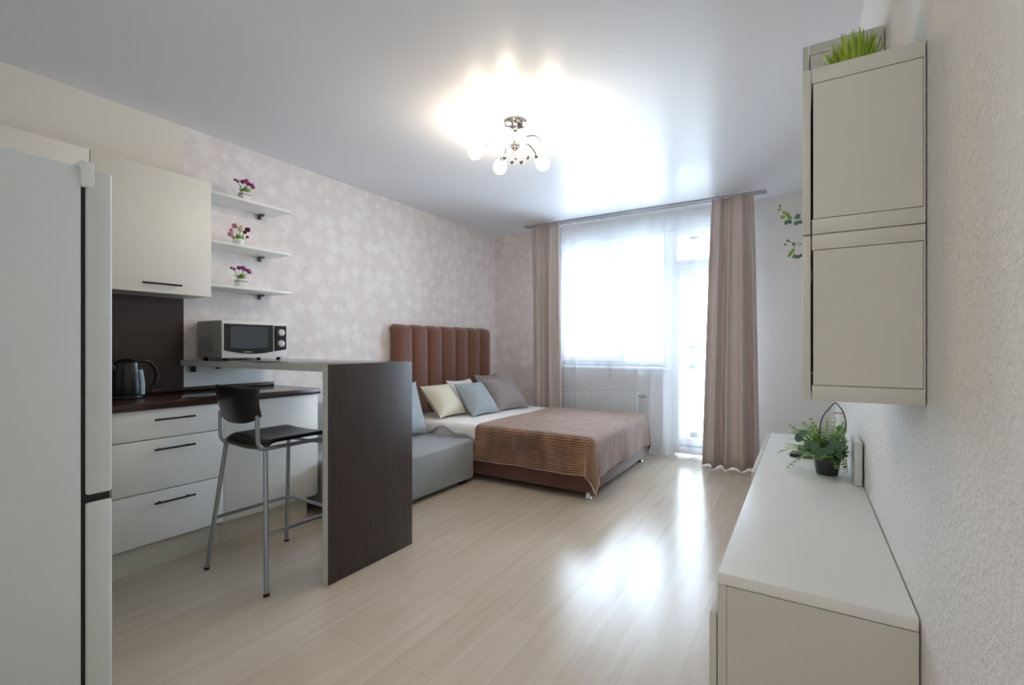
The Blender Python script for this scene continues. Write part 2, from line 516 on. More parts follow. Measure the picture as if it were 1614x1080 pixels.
# radiator
rd = thing('radiator', 'white panel radiator under the window behind the sheer', 'radiator', (-2.03, YB - .06, .1))
b = B().box(-2.5, -1.575, YB - .105, YB - .09, .1, .665, .004)
for k in range(23):
    x = -2.48 + k * .0395
    b.box(x, x + .022, YB - .108, YB - .104, .13, .64, .0015, 1)
obj('front_panel', b, M['radiator'], rd)
obj('top_grille', B().box(-2.5, -1.575, YB - .105, YB - .03, .665, .68, .003), M['radiator'], rd)
obj('rear_panel', B().box(-2.49, -1.585, YB - .045, YB - .03, .11, .66, .004), M['radiator'], rd)
obj('valve', B().tube([(-1.575, YB - .07, .64), (-1.545, YB - .07, .64)], .012).lathe([(0, 0), (.018, 0), (.02, .03), (.016, .05), (0, .052)], (-1.545, YB - .07, .64), 14, (1, 0, 0)), M['steel'], rd)
obj('pipe', B().tube([(-1.6, YB - .06, .1), (-1.6, YB - .06, .001)], .01), M['radiator'], rd)

# ------------------------------------------------------------------ curtains
tr = tag(obj('curtain_rail', B().box(-2.95, -.3, 5.05, 5.15, H - .009, H - .0005, .003).box(-2.95, -.3, 5.055, 5.06, H - .014, H - .008).box(-2.95, -.3, 5.14, 5.145, H - .014, H - .008), M['track']), 'slim grey curtain track fixed along the ceiling', 'curtain rail')
def drape(name, x0, x1, bx0, bx1, yc, z0, z1, nf, amp, seed, thick, flare=1.25):
    rr = random.Random(seed)
    ph = [rr.uniform(0, 6.28) for _ in range(4)]
    b = B()
    def f(u, v):
        top = 1 - v                      # v=0 top, 1 bottom
        k = v ** .75
        a0 = x0 + (x1 - x0) * u; a1 = bx0 + (bx1 - bx0) * u
        x = a0 + (a1 - a0) * k
        w = 2 * PI * nf * u
        s = math.sin(w + .5 * math.sin(w * .43 + ph[0]) + .25 * v * math.sin(ph[1] + w * .31))
        am = amp * (.55 + .45 * min(1, v * 3)) * (1 + (flare - 1) * v) * (.8 + .3 * math.sin(w * .37 + ph[2]))
        x += .35 * (x1 - x0) / nf * .5 * math.cos(w + ph[3]) * .5
        return (x, yc + am * s + .012 * math.sin(3 * v + w * .2), z1 + (z0 - z1) * v + (.006 * math.sin(w) if v > .98 else 0))
    b.grid(f, int(nf * 18), 30)
    return b
def solidify(o, t):
    m = o.modifiers.new('thickness', 'SOLIDIFY'); m.thickness = t; m.offset = 0
dl = obj('curtain', drape('curtain', -2.83, -2.44, -2.80, -2.41, 5.04, .02, H - .022, 4, .046, 3, .003), M['drape'])
solidify(dl, .003); tag(dl, 'taupe drape at the left end of the window, behind the bed', 'curtain', 'taupe drapes')
dl2 = obj('curtain', drape('curtain', -.765, -.40, -.86, -.35, 5.03, .012, H - .022, 4, .058, 11, .003, 1.35), M['drape'])
solidify(dl2, .003); tag(dl2, 'taupe drape right of the balcony door, reaching the floor', 'curtain', 'taupe drapes')
sh = obj('sheer_curtain', drape('sheer', -2.5, -.58, -2.5, -.6, 5.165, .004, H - .016, 13, .034, 5, .001, 1.15), M['sheer'])
tag(sh, 'white sheer curtain across the window between the two drapes', 'curtain')

# ------------------------------------------------------------------ kitchen
fr = thing('refrigerator', 'tall pale grey two-door refrigerator at the left edge, side towards the room', 'refrigerator', (-2.18, .3, 0))
obj('body', B().box(-2.48, -1.88, .02, .541, .03, 1.75, .006), M['fridge'], fr)
obj('foot', B().box(-2.45, -1.92, .06, .5, 0, .03), M['gap'], fr)
obj('gasket', B().box(-2.47, -1.889, .541, .552, .05, 1.74), M['gap'], fr)
obj('upper_door', B().box(-2.48, -1.88, .552, .618, .739, 1.75, .008, 3), M['fridge'], fr)
obj('lower_door', B().box(-2.48, -1.88, .552, .618, .05, .716, .008, 3), M['fridge'], fr)
obj('handle_recess', B().box(-2.47, -1.886, .545, .612, .716, .739), M['gap'], fr, label='black recessed grip between the two doors')
obj('hinge_cover', B().box(-1.95, -1.876, .538, .572, 1.69, 1.77, .005), M['silver'], fr)

CF, CT = -2.97, -2.95                      # cabinet front plane, worktop edge
def bar_handle(y0, y1, x, z, horizontal=True):
    b = B().tube([(x + .028, y0, z), (x + .028, y1, z)], .0055, 8)
    for y in (y0 + .03, y1 - .03):
        b.tube([(x, y, z), (x + .028, y, z)], .0045, 8)
    return b
du = thing('base_cabinet', 'white base cabinet with three drawers, beside the refrigerator', 'cabinet', (-3.25, 1.25, 0), 'white base cabinets')
obj('body', B().box(XL + .005, CF - .05, .97, 1.513, .13, .862), M['white_lam'], du)
for z0, z1, hz in ((.7035, .86, .806), (.4225, .6985, .646), (.146, .4175, .359)):
    d = obj('drawer', B().box(CF - .019, CF, .973, 1.5125, z0, z1, .0015), M['white_lam'], du)
    obj('handle', bar_handle(1.148, 1.345, CF, hz), M['black_metal'], d, label='black bar handle')
obj('plinth', B().box(XL + .06, -3.01, .97, 1.5135, .0, .13), M['plinth'], du)
dc = thing('base_cabinet', 'white base cabinet with one plain door, behind the bar stool', 'cabinet', (-3.25, 1.84, 0), 'white base cabinets')
obj('body', B().box(XL + .005, CF - .0195, 1.517, 2.163, .13, .862), M['white_lam'], dc)
obj('door', B().box(CF - .019, CF, 1.5165, 2.16, .146, .86, .0015), M['white_lam'], dc)
obj('plinth', B().box(XL + .06, -3.01, 1.5145, 2.1, .0, .13), M['plinth'], dc)
wt = thing('worktop', 'glossy dark oak kitchen worktop over the white base cabinets', 'worktop', (-3.25, 1.3, .863))
obj('slab', B().box(XL + .004, CT, .1, 2.17, .8635, .9, .003), M['wenge_h'], wt)
obj('edge_trim', B().box(XL + .018, XL + .04, .1, 2.17, .9, .926, .007, 3), M['wenge_h'], wt)
sp = tag(obj('splashback', B().box(XL + .001, XL + .012, .1, 1.545, .9265, 1.518), M['splash']), 'dark oak splashback panel on the wall behind the kettle', 'splashback')
sp2 = tag(obj('splashback', B().box(XL + .001, XL + .012, 1.546, 2.165, .9265, 1.069), M['white_lam']), 'white splashback panel on the wall below the bar counter', 'splashback')
def upper(y0, y1, label, handle):
    u = thing('wall_cabinet', label, 'cabinet', (-3.41, (y0 + y1) / 2, 1.52), 'cream wall cabinets')
    obj('body', B().box(XL + .004, -3.299, y0, y1, 1.522, 2.262), M['upper_lam'], u)
    d = obj('door', B().box(-3.2985, -3.28, y0 + .0015, y1 - .0005, 1.52, 2.264, .0015), M['upper_lam'], u)
    obj('handle', bar_handle(*handle, -3.28, 1.572), M['black_metal'], d, label='black bar handle')
upper(.979, 1.594, 'white wall cabinet tinted with lamp warmth, above the splashback, next to the shelves', (1.207, 1.411))
upper(.36, .977, 'white wall cabinet tinted with lamp warmth, partly hidden behind the refrigerator', (.57, .77))

bc = thing('bar_counter', 'dark oak bar counter with pale edges and a full-height end panel', 'bar counter', (-2.8, 1.83, 0))
BX = -2.025
obj('top', B().box(XL + .004, BX - .039, 1.53, 2.13, 1.0705, 1.108, .002), M['wenge_bar'], bc)
obj('end_panel', B().box(BX - .037, BX, 1.53, 2.13, 0, 1.108, .002), M['wenge_v'], bc)
obj('edge_band', B().box(BX - .037, BX - .0005, 1.5275, 1.5301, 0.0005, 1.1075), M['greyband'], bc, label='pale grey edge of the end panel')
obj('edge_band', B().box(XL + .004, BX - .0385, 1.5275, 1.5301, 1.071, 1.1075), M['greyband'], bc, label='pale grey edge of the bar top')
for yy, zz in ((1.60, .045), (1.76, .03)):
    obj('bracket', B().box(XL + .013, XL + .035, yy - .012, yy + .012, 1.0705 - zz, 1.0705, .002), M['black_metal'], bc, label='black bracket under the top')

# wall shelves
shz = (2.203, 1.882, 1.593)
shl = ('highest of the three white shelves beside the wall cabinet', 'middle white shelf of three beside the wall cabinet', 'lowest white shelf of three, just above the microwave')
for z, l in zip(shz, shl):
    s_ = thing('wall_shelf', l, 'shelf', (-3.42, 1.9, z), 'white wall shelves')
    obj('board', B().box(XL + .002, -3.29, 1.5965, 2.165, z, z + .018, .0015), M['white_lam'], s_)
    obj('bracket', B().box(XL + .001, XL + .012, 2.055, 2.08, z - .035, z, .002).box(XL + .012, XL + .055, 2.055, 2.08, z - .014, z, .003), M['bracket'], s_)

# flower pots on the shelves
def flower_pot(y, z, label, blooms, seed, round_pot):
    r = random.Random(seed)
    x = -3.345
    t = thing('flower_pot', label, 'flower pot', (x, y, z), 'little flower pots on the wall shelves')
    if round_pot:
        pb = B().lathe([(0, 0), (.026, 0), (.033, .012), (.036, .035), (.034, .042), (.03, .042), (.029, .03), (0, .03)], (x, y, z), 20)
    else:
        pb = B().box(x - .031, x + .031, y - .031, y + .031, z, z + .058, .004)
    obj('pot', pb, M['pot_white'], t)
    if not round_pot:
        obj('ribbon', B().box(x - .0318, x + .0318, y - .0318, y + .0318, z + .036, z + .044, .001), M['band_grey'], t)
    top = z + (.03 if round_pot else .056)
    blooms = [(m, dx * 1.15, dy * 1.15, dz * 1.2, s * 1.2) for m, dx, dy, dz, s in blooms]
    fb = B(); stems = []
    for k in range(34):
        a = r.uniform(0, 6.28); ra = r.uniform(.0, .026)
        d = (math.cos(a) * r.uniform(.2, .9), math.sin(a) * r.uniform(.2, .9), r.uniform(.5, 1.1))
        fb.leaf((x + ra * math.cos(a) * .8, y + ra * math.sin(a) * .8, top), d, (0, 0, 1), r.uniform(.03, .05), .013, mi=r.choice((0, 0, 1)))
    for k, (m, dx, dy, dz, s) in enumerate(blooms):
        fb.tube([(x, y, top), (x + dx * .6, y + dy * .6, top + dz * .6), (x + dx, y + dy, top + dz)], .0016, 6)
    obj('foliage', fb, [M['leaf'], M['leaf_yel']], t)
    for k, (m, dx, dy, dz, s) in enumerate(blooms):
        c = Vector((x + dx, y + dy, top + dz))
        bb = B()
        for q in range(6):                       # a cup of six petals round a core
            a = q * PI / 3
            bb.ball(c + Vector((math.cos(a), math.sin(a), 0)) * s * .42, s * .62, 8, (.8, .8, 1.25))
        bb.ball(c, s * .6, 8)
        obj('bloom', bb, M[m], t)
tul = lambda a, b_: [(a, .0, .02, .062, .014), (a, .02, .0, .066, .014), (b_, -.015, -.004, .068, .014), (b_, .01, .038, .055, .013), (a, .0, .052, .048, .012), (a, -.012, .03, .063, .012), (b_, .02, -.05, .052, .009), ('bloom_w', .01, -.062, .058, .008)]
flower_pot(1.845, 2.2215, 'square white pot of magenta tulips on the top shelf', tul('bloom_m', 'bloom_p'), 1, False)
flower_pot(1.80, 1.9005, 'low round pot with pink, cream and wine flowers on the middle shelf',
           [('bloom_s', .0, -.02, .085, .017), ('bloom_c', .01, .008, .07, .016), ('bloom_c', .0, .02, .085, .013), ('bloom_w', .01, .052, .075, .017), ('bloom_s', .01, -.05, .03, .016), ('bloom_s', .01, -.045, .055, .012), ('bloom_w', .02, .03, .055, .012), ('bloom_m', .02, .045, .03, .01)], 2, True)
flower_pot(1.82, 1.6115, 'square white pot of violet tulips on the lowest shelf', tul('bloom_p', 'bloom_p'), 3, False)

# microwave
mw = thing('microwave', 'silver microwave with dark glass door and two knobs on the bar counter', 'microwave', (-3.36, 1.85, 1.108))
MX, my0, my1, mz0, mz1 = -3.2, 1.62, 2.072, 1.124, 1.37
obj('case', B().box(-3.525, MX - .016, my0, my1, mz0, mz1, .005), M['micro_side'], mw)
obj('front_frame', B().box(MX - .0155, MX, my0, my1, mz0 - .002, mz1 + .001, .004), M['silver'], mw)
def curved_panel(y0, y1, z1, zb0, zb1, sag, x0, x1, n=14):
    b = B(); t = bmesh.new()
    out = [(y0, z1), (y1, z1)] + [(y1 + (y0 - y1) * i / n, zb1 + (zb0 - zb1) * i / n - sag * 4 * (i / n) * (1 - i / n)) for i in range(n + 1)]
    fa = t.faces.new([t.verts.new((x1, y, z)) for y, z in out])
    ex = bmesh.ops.extrude_face_region(t, geom=[fa])
    bmesh.ops.translate(t, verts=[v for v in ex['geom'] if isinstance(v, bmesh.types.BMVert)], vec=(x0 - x1, 0, 0))
    bmesh.ops.recalc_face_normals(t, faces=t.faces[:])
    return b._add(t)
door = obj('door_window', curved_panel(1.632, 1.962, 1.348, 1.175, 1.163, .018, MX - .001, MX + .006), M['black'], mw, smooth=False)
obj('glass', curved_panel(1.668, 1.925, 1.334, 1.19, 1.19, .004, MX + .0055, MX + .0075), M['glass_dark'], door, smooth=False)
b = B()
for k in range(7):                                # small maker's print, too small in the photo to read
    b.box(MX + .006, MX + .0066, 1.757 + k * .0078, 1.7625 + k * .0078, 1.158 + (.002 if k % 3 else 0), 1.1655)
obj('maker_print', b, M['ink'], door, smooth=False)
obj('door_gap', B().box(MX, MX + .0006, 1.969, 1.9705, mz0 + .004, mz1 - .006), M['micro_side'], mw)
cp = obj('control_panel', curved_panel(1.974, 2.063, 1.346, 1.165, 1.177, .0, MX - .001, MX + .005), M['black'], mw, smooth=False)
for zz, dial in ((1.298, 0), (1.219, 1)):
    k = obj('knob', B().lathe([(0, .018), (.02, .018), (.0235, .014), (.0245, 0), (0, 0)], (MX + .005, 2.02, zz), 24, (1, 0, 0)).box(MX + .022, MX + .027, 2.0165, 2.0235, zz - .016, zz + .016, .0015), M['silver'], cp)
b = B()
for i in range(7):
    for j in range(8):
        b.box(-3.49 + i * .026, -3.482 + i * .026, my0 - .0006, my0 + .001, 1.165 + j * .0125, 1.171 + j * .0125)
obj('vent_holes', b, M['gap'], mw, smooth=False)
for px_ in (-3.49, -3.24):
    for py_ in (1.66, 2.03):
        obj('foot', B().lathe([(0, 0), (.013, 0), (.016, .0165), (0, .0165)], (px_, py_, 1.108), 14), M['black'], mw)

# kettle
kt = thing('kettle', 'black electric kettle with a pale water gauge on the dark worktop', 'kettle', (-3.3, 1.15, .9))
KX, KY = -3.3, 1.15
KZ = .9012
obj('base', B().lathe([(0, 0), (.078, 0), (.08, .006), (.078, .018), (0, .018)], (KX, KY, KZ), 28), M['black'], kt)
obj('body', B().lathe([(0, .019), (.072, .019), (.076, .03), (.073, .1), (.064, .17), (.058, .205), (.05, .212), (0, .212)], (KX, KY, KZ), 32), M['black'], kt)
obj('lid', B().lathe([(0, .232), (.012, .231), (.04, .224), (.055, .213), (0, .213)], (KX, KY, KZ), 28), M['black'], kt)
obj('spout', B().tube([(KX, KY - .05, 1.06), (KX, KY - .075, 1.085), (KX, KY - .095, 1.105)], [.026, .021, .014], 12), M['black'], kt)
hp = rounded_path([(KX, KY + .045, 1.112), (KX, KY + .10, 1.118), (KX, KY + .15, 1.06), (KX, KY + .145, .985), (KX, KY + .105, .93), (KX, KY + .07, .925)], .045)
obj('handle', B().tube(hp, .0115, 12), M['black'], kt)
g0 = Vector((.72, .69, 0))
b = B()
gp = [Vector((KX, KY, 0)) + Vector((.052, .052, 0)) * k + Vector((0, 0, z)) for k, z in ((1.03, .925), (1.03, .98), (.98, 1.02), (.90, 1.065))]
b.tube(gp, [.013, .014, .013, .011], 10)
obj('water_gauge', b, M['kettle_win'], kt, label='pale blue water gauge strip')

# bar stool
st = thing('bar_stool', 'bar stool with black seat and back and silver tube legs, under the bar', 'bar stool', (-2.46, 1.53, 0))
TR = .0125
sz = .70
obj('seat', B().grid(lambda u, v: (-2.655 + .37 * u, 1.365 + .40 * v, sz + .012 - .014 * math.sin(PI * u) * (1 - v * .6) - .03 * max(0, (v - .85) / .15) ** 2 - .028 * max(0, (.14 - v) / .14) ** 2), 20, 28), M['black'], st)
so = st.children[-1]; solidify(so, .018); so.modifiers['thickness'].offset = 1
def back_fn(u, v):
    half = .195 - .012 * v + .0
    w = (u - .5) * 2
    # v = 0 top, 1 bottom: rounded lower corners
    x = -2.455 + w * half
    z = .998 - v * (.185 - .04 * abs(w) ** 3)
    y = 1.315 - .03 * (1 - w * w) + .02 * v - .008 * math.sin(PI * v)
    return (x, y, z)
bk = obj('backrest', B().grid(back_fn, 20, 14), M['black'], st); solidify(bk, .010)
# side frames: back post bends down and forward under the seat
for sgn in (-1, 1):
    x = -2.457 + sgn * .172
    p = rounded_path([(x, 1.322, .86), (x, 1.325, sz - .012), (x, 1.73, sz - .014)], .05)
    obj('back_post', B().tube(p, .0105), M['steel'], st)
legs = {'nl': ((-2.735, 1.305, 0), (-2.66, 1.37, sz - .012)), 'nr': ((-2.195, 1.315, 0), (-2.295, 1.37, sz - .012)),
        'fl': ((-2.715, 1.755, 0), (-2.655, 1.73, sz - .012)), 'fr': ((-2.19, 1.745, 0), (-2.29, 1.73, sz - .012))}
def on(k, z):
    a, c = Vector(legs[k][0]), Vector(legs[k][1])
    return a + (c - a) * (z / (sz - .012))
for k, (a, c) in legs.items():
    a, c = Vector(a), Vector(c)
    inn = Vector((.04 if k[1] == 'l' else -.04, 0, 0))
    lg = obj('leg', B().tube(rounded_path([a + (c - a) * .012, c, c + inn], .025), TR * .92), M['steel'], st)
    obj('foot_cap', B().tube([a, a + (c - a) * .018], TR * 1.12), M['gap'], lg)
q = rounded_path([on('nl', .275), on('fl', .28) + Vector((.0, .012, 0)), on('fr', .28) + Vector((0, .012, 0)), on('nr', .275)], .06)
obj('footrest', B().tube(q, .0095), M['steel'], st)
obj('crossbar', B().tube([on('fl', .645), on('fr', .655)], .008), M['steel'], st)
obj('crossbar', B().tube([on('nl', .68), on('nr', .68)], .008), M['steel'], st)

# ------------------------------------------------------------------ sofa
sf = thing('sofa', 'low grey blue sofa between the bar counter and the bed', 'sofa', (-3.0, 2.8, 0))
obj('seat', B().box(-3.30, -2.49, 2.18, 3.405, .035, .378, .028, 4), M['sofa'], sf)
obj('backrest', B().box(XL + .01, -3.305, 2.18, 3.36, .035, .72, .05, 4), M['sofa'], sf)
for fx in (-3.45, -2.56):
    for fy in (2.26, 3.3):
        obj('foot', B().box(fx - .03, fx + .03, fy - .03, fy + .03, 0, .036), M['gap'], sf)

def pillow(name, mat, label, cat, c, w, h, t, rot, group=None):
    """soft cushion: local x = width, y = height, z = thickness"""
    b = B()
    Rm = Euler(rot, 'XYZ').to_matrix()
    c = Vector(c)
    rr = random.Random(hash(label) % 1000 if False else len(label))
    ph = rr.uniform(0, 6)
    def f(sign):
        def g(u, v):
            a, d = u * 2 - 1, v * 2 - 1
            pin = 1 - .10 * (1 - d * d) * 1.0
            pin2 = 1 - .10 * (1 - a * a) * 1.0
            x = a * w / 2 * pin if True else 0
            y = d * h / 2 * pin2
            z = sign * (t / 2) * max(0, (1 - abs(a) ** 2.6)) ** .6 * max(0, (1 - abs(d) ** 2.6)) ** .6
            z += .004 * math.sin(7 * a + ph + 3 * d) * (1 - abs(a)) * (1 - abs(d))
            return c + Rm @ Vector((x, y, z))
        return g
    b.grid(f(1), 20, 20); b.grid(f(-1), 20, 20)
    bmesh.ops.remove_doubles(b.bm, verts=b.bm.verts[:], dist=.0005)
    bmesh.ops.recalc_face_normals(b.bm, faces=b.bm.faces[:])
    o = obj(name, b, mat)
    for p in o.data.polygons: p.use_smooth = True
    tag(o, label, cat, group)
    return o

# ------------------------------------------------------------------ bed
BT = .482
BY0, BY1, BXF = 3.435, 4.95, -1.395
bd = thing('bed', 'double bed with brown velvet channelled headboard and boxy base', 'bed', (-2.45, 4.2, 0))
# headboard: seven upright padded channels with rounded shoulders
hy0, hy1, hz0, hz1 = 3.395, 5.055, .3, 1.43
nch = 7; cw = (hy1 - hy0) / nch
def head(u, v):
    y = hy0 + (hy1 - hy0) * u
    k = min(nch - 1, int(u * nch - 1e-9)); s = math.sin(((u * nch - k) * 2 - 1) * PI / 2)
    y = hy0 + cw * (k + (s + 1) / 2)
    bulge = .066 * math.sqrt(max(0, 1 - abs(s) ** 2.2))
    top = hz1 + .0 - .012 * s * s
    e = min(y - hy0, hy1 - y)
    if e < .05: top -= .05 - math.sqrt(max(0, .05 ** 2 - (.05 - e) ** 2))
    # v: 0 bottom front -> .85 near top, then rolls over the top to the back
    if v < .86:
        return (-3.475 + bulge, y, hz0 + (top - .055 - hz0) * v / .86)
    a = (v - .86) / .14 * PI / 2
    return (-3.535 + (.06 + bulge) * math.cos(a), y, top - .055 + .055 * math.sin(a))
hb = B().grid(head, nch * 14, 30)
hb.box(XL + .006, -3.475, hy0 + .012, hy1 - .012, .02, hz1 - .05, .015)
obj('headboard', hb, M['velvet'], bd)
obj('base', B().box(-3.475, BXF, BY0, BY1, .06, .315, .012, 3), M['velvet_shaded'], bd)
mt = obj('mattress', B().box(-3.47, BXF - .01, BY0 + .01, BY1 - .01, .316, BT - .004, .045, 4), M['sheet'], bd)
for fx, fy in ((-1.45, 3.49), (-1.45, 4.89), (-3.4, 3.49), (-3.4, 4.89)):
    obj('foot', B().lathe([(0, 0), (.03, 0), (.032, .008), (.022, .02), (.02, .062), (0, .062)], (fx, fy, 0), 18), M['chrome'], bd)
# loose white sheet over the head end, its edge hanging between bed and sofa
def over(o, rr):
    L = rr * PI / 2
    if o <= 0: return 0.0, 0.0
    if o < L:
        a = o / rr
        return rr * math.sin(a), rr * (1 - math.cos(a))
    return rr, rr + (o - L)
def sheet_fn(u, v):
    x = -3.46 + (-2.30 + 3.46) * u
    drop = .15 * (.75 + .3 * math.sin(9 * u) + .15 * math.sin(23 * u)) * min(1, max(.25, (u - .1) * 4))
    total = (BY1 - BY0 - .06) + drop
    s = total * v                       # from the far side towards the near side and over the edge
    y = BY1 - .03 - s; o = s - (BY1 - BY0 - .07)
    ho, dz = over(o, .04)
    if o > 0: y = BY0 + .04 - ho - .004
    hang = max(0, dz - .03)
    y -= hang * .08 * (1 + math.sin(31 * u))
    return (x, y + .0, BT + .004 - dz + .0025 * math.sin(14 * u + 5 * v) * (1 if o <= 0 else 0))
shb = B().grid(sheet_fn, 50, 60)
sheet = obj('bed_sheet', shb, M['sheet']); solidify(sheet, .003)
tag(sheet, 'white sheet over the head end of the bed, hanging towards the sofa', 'bed sheet')

# ribbed brown plush blanket with a cone-shaped drop at the free corners
bx0, bxe = -2.49, BXF + .012
by0, by1 = BY0 - .014, BY1 + .012
RB = .055
LX = (bxe - RB) - bx0; LY = (by1 - by0) - 2 * RB
OVn, OVf, OVx = .335, .30, .345
def blanket_xy(s, t):
    ox = max(0, s - LX); oy = 0; sg = 0
    if t < 0: oy, sg = -t, -1
    elif t > LY: oy, sg = t - LY, 1
    cx_ = bx0 + min(s, LX); cy_ = by0 + RB + min(max(t, 0), LY)
    top = BT + .012
    wr = .004 * math.sin(5 * s + 1.3) * math.sin(4 * t + .4)
    if ox <= 0 and oy <= 0:
        return Vector((cx_, cy_, top + wr))
    r = math.hypot(ox, oy)
    th = math.atan2(ox, oy)             # 0 on the side, pi/2 on the foot end
    ho, dz = over(r, RB)
    hang = max(0, dz - RB)
    flare = 0.0
    if ox > 0 and oy > 0:
        flare = (.22 if sg < 0 else .07) * math.sin(2 * th) ** 2 * hang + .02 * math.sin(6 * th) * hang / .3
    fold = 0
    if oy > 0 and ox <= 0: fold = .014 * hang / .3 * (math.sin(9 * s + .6) + .7 * math.sin(21 * s + 2))
    if ox > 0 and oy <= 0: fold = .016 * hang / .3 * (math.sin(8 * t + .9) + .6 * math.sin(19 * t))
    out = ho + flare + fold + .004 + .03 * hang
    z = top - dz * (1 - .05 * math.sin(2 * th) ** 2)
    return Vector((cx_ + out * math.sin(th), cy_ + sg * out * math.cos(th), max(z, .022)))
def blanket_fn(u, v):
    s = (LX + OVx) * u
    t = -OVn + (OVn + LY + OVf) * v
    if v < .5:                           # the hem is a little slanted
        t *= 1
    return blanket_xy(s, t)
bb = B().grid(blanket_fn, 110, 150, uv=lambda u, v: ((LX + OVx) * u, (OVn + LY + OVf) * v))
bl = obj('blanket', bb, M['blanket']); solidify(bl, .008)
bl.modifiers['thickness'].offset = 1
tag(bl, 'brown ribbed plush blanket spread over the foot of the bed', 'blanket')
hem = B()
hp_ = [blanket_xy((LX + OVx) * i / 60, -OVn) for i in range(61)] + [blanket_xy(LX + OVx, -OVn + (OVn + LY + OVf) * j / 70) for j in range(1, 71)]
hem.tube([p + Vector((.002, -.002, .004)) for p in hp_], .006, 6)
M['hem'] = simple('pale brown stitched hem', rgb(214, 182, 158), 0.7, var=0.1, vs=60, sheen=.4)
obj('hem', hem, M['hem'], bl, label='paler stitched hem')

# pillows (rotation order: stand up, face +x, lean back)
def lean(deg, yaw):
    # local z (thickness) -> +x tilted up; local y -> up
    m = Matrix.Rotation(math.radians(yaw), 3, 'Z') @ Matrix.Rotation(math.radians(-deg), 3, 'Y') @ Matrix(((0, 0, 1), (1, 0, 0), (0, 1, 0)))
    return m.to_euler('XYZ')
pillow('pillow', M['cream_cloth'], 'cream pillow leaning on the headboard, nearest the sofa', 'pillow', (-3.11, 3.73, .655), .43, .40, .20, lean(42, 0), 'pillows along the headboard')
pillow('pillow', M['blue_cloth'], 'blue grey pillow in the middle of the bed head', 'pillow', (-2.94, 4.06, .652), .44, .42, .20, lean(40, -4), 'pillows along the headboard')
pillow('pillow', M['sheet'], 'white pillow half hidden behind the blue grey one', 'pillow', (-3.20, 4.22, .662), .44, .40, .14, lean(34, 0), 'pillows along the headboard')
pillow('pillow', M['taupe_cloth'], 'grey taupe pillow in front, farthest from the sofa', 'pillow', (-2.90, 4.56, .658), .50, .43, .20, lean(40, -12), 'pillows along the headboard')
pillow('pillow', M['taupe_cloth'], 'grey taupe pillow at the back, peeking over the front one', 'pillow', (-3.18, 4.70, .682), .46, .42, .14, lean(28, 0), 'pillows along the headboard')
pillow('cushion', M['blue_cloth'], 'pale blue grey cushion leaning on the sofa back', 'cushion', (-3.08, 3.12, .625), .50, .50, .16, lean(18, 0))

# ------------------------------------------------------------------ ceiling lamp
LXc, LYc = -1.615, 2.66
cl = thing('ceiling_lamp', 'chrome five-arm ceiling lamp with lit frosted shades', 'ceiling lamp', (LXc, LYc, H))
obj('ceiling_rose', B().lathe([(0, H - .0005), (.075, H - .0005), (.078, H - .008), (.07, H - .022), (.045, H - .03), (0, H - .03)], (LXc, LYc, 0), 32), M['chrome'], cl)
obj('stem', B().lathe([(0, H - .03), (.012, H - .03), (.012, H - .06), (.022, H - .066), (.012, H - .075), (.012, H - .125), (.03, H - .135), (.036, H - .155), (.03, H - .18), (.015, H - .19), (0, H - .195)], (LXc, LYc, 0), 24), M['chrome'], cl)
a_cam = math.atan((1267 - 807) / 746)
for k in range(5):
    th = math.radians(-102 + 72 * k) + a_cam
    d = Vector((math.cos(th), math.sin(th), 0))
    c0 = Vector((LXc, LYc, 0))
    pts = rounded_path([c0 + d * .02 + Vector((0, 0, H - .155)), c0 + d * .09 + Vector((0, 0, H - .115)), c0 + d * .15 + Vector((0, 0, H - .125)), c0 + d * .19 + Vector((0, 0, H - .16))], .04)
    am = obj('arm', B().tube(pts, .0055, 8), M['chrome'], cl)
    ax = (d * .80 + Vector((0, 0, -.6))).normalized()
    e = c0 + d * .188 + Vector((0, 0, H - .158))
    obj('socket', B().lathe([(0, 0), (.016, 0), (.021, .012), (.024, .03), (0, .03)], e, 16, ax), M['chrome'], am)
    obj('lamp_shade', B().lathe([(.018, .0305), (.032, .04), (.043, .06), (.047, .085), (.044, .108), (.034, .126), (.018, .135), (0, .137)], e, 20, ax), M['glow'], am, label='lit frosted glass shade')
for k, (rx, ang, dz) in enumerate(((.075, 200, .245), (.0, 0, .24), (.06, 250, .285), (.095, 330, .25), (.07, 305, .285))):
    th = math.radians(ang) + a_cam
    p = Vector((LXc + rx * math.cos(th), LYc + rx * math.sin(th), H - dz))
    b = B().ball(p, .02, 14)
    b.tube([p + Vector((0, 0, .014)), p + Vector((0, 0, .05)), Vector((LXc + rx * .35 * math.cos(th), LYc + rx * .35 * math.sin(th), H - .17))], .0022, 6)
    obj('chrome_drop', b, M['chrome'], cl)

# ------------------------------------------------------------------ right-hand furniture
sb = thing('sideboard', 'long white sideboard along the right wall', 'sideboard', (0, 2.55, 0))
SX0, SX1, SY0, SY1, SZ = -.195, XR - .004, 1.357, 3.74, .60
obj('top', B().box(SX0, SX1, SY0, SY1, SZ - .03, SZ, .0015), M['besta_top'], sb)
for y0, nm in ((SY0, 'side_panel'), (SY1 - .018, 'side_panel'), (2.535, 'divider')):
    obj(nm, B().box(SX0 + .022, SX1, y0 + .001, y0 + .018, .0, SZ - .0325), M['besta'], sb)
    obj('front_stile', B().box(SX0, SX0 + .021, y0, y0 + .018, .0, SZ - .0305), M['besta'], sb)
obj('back_panel', B().box(SX1 - .008, SX1 - .001, SY0 + .02, SY1 - .02, .02, SZ - .035), M['besta'], sb)
obj('bottom_panel', B().box(SX0 + .02, SX1 - .009, SY0 + .02, SY1 - .02, .03, .048), M['besta'], sb)
obj('shelf', B().box(SX0 + .02, SX1 - .009, SY0 + .02, 2.534, .492, .508), M['besta'], sb)
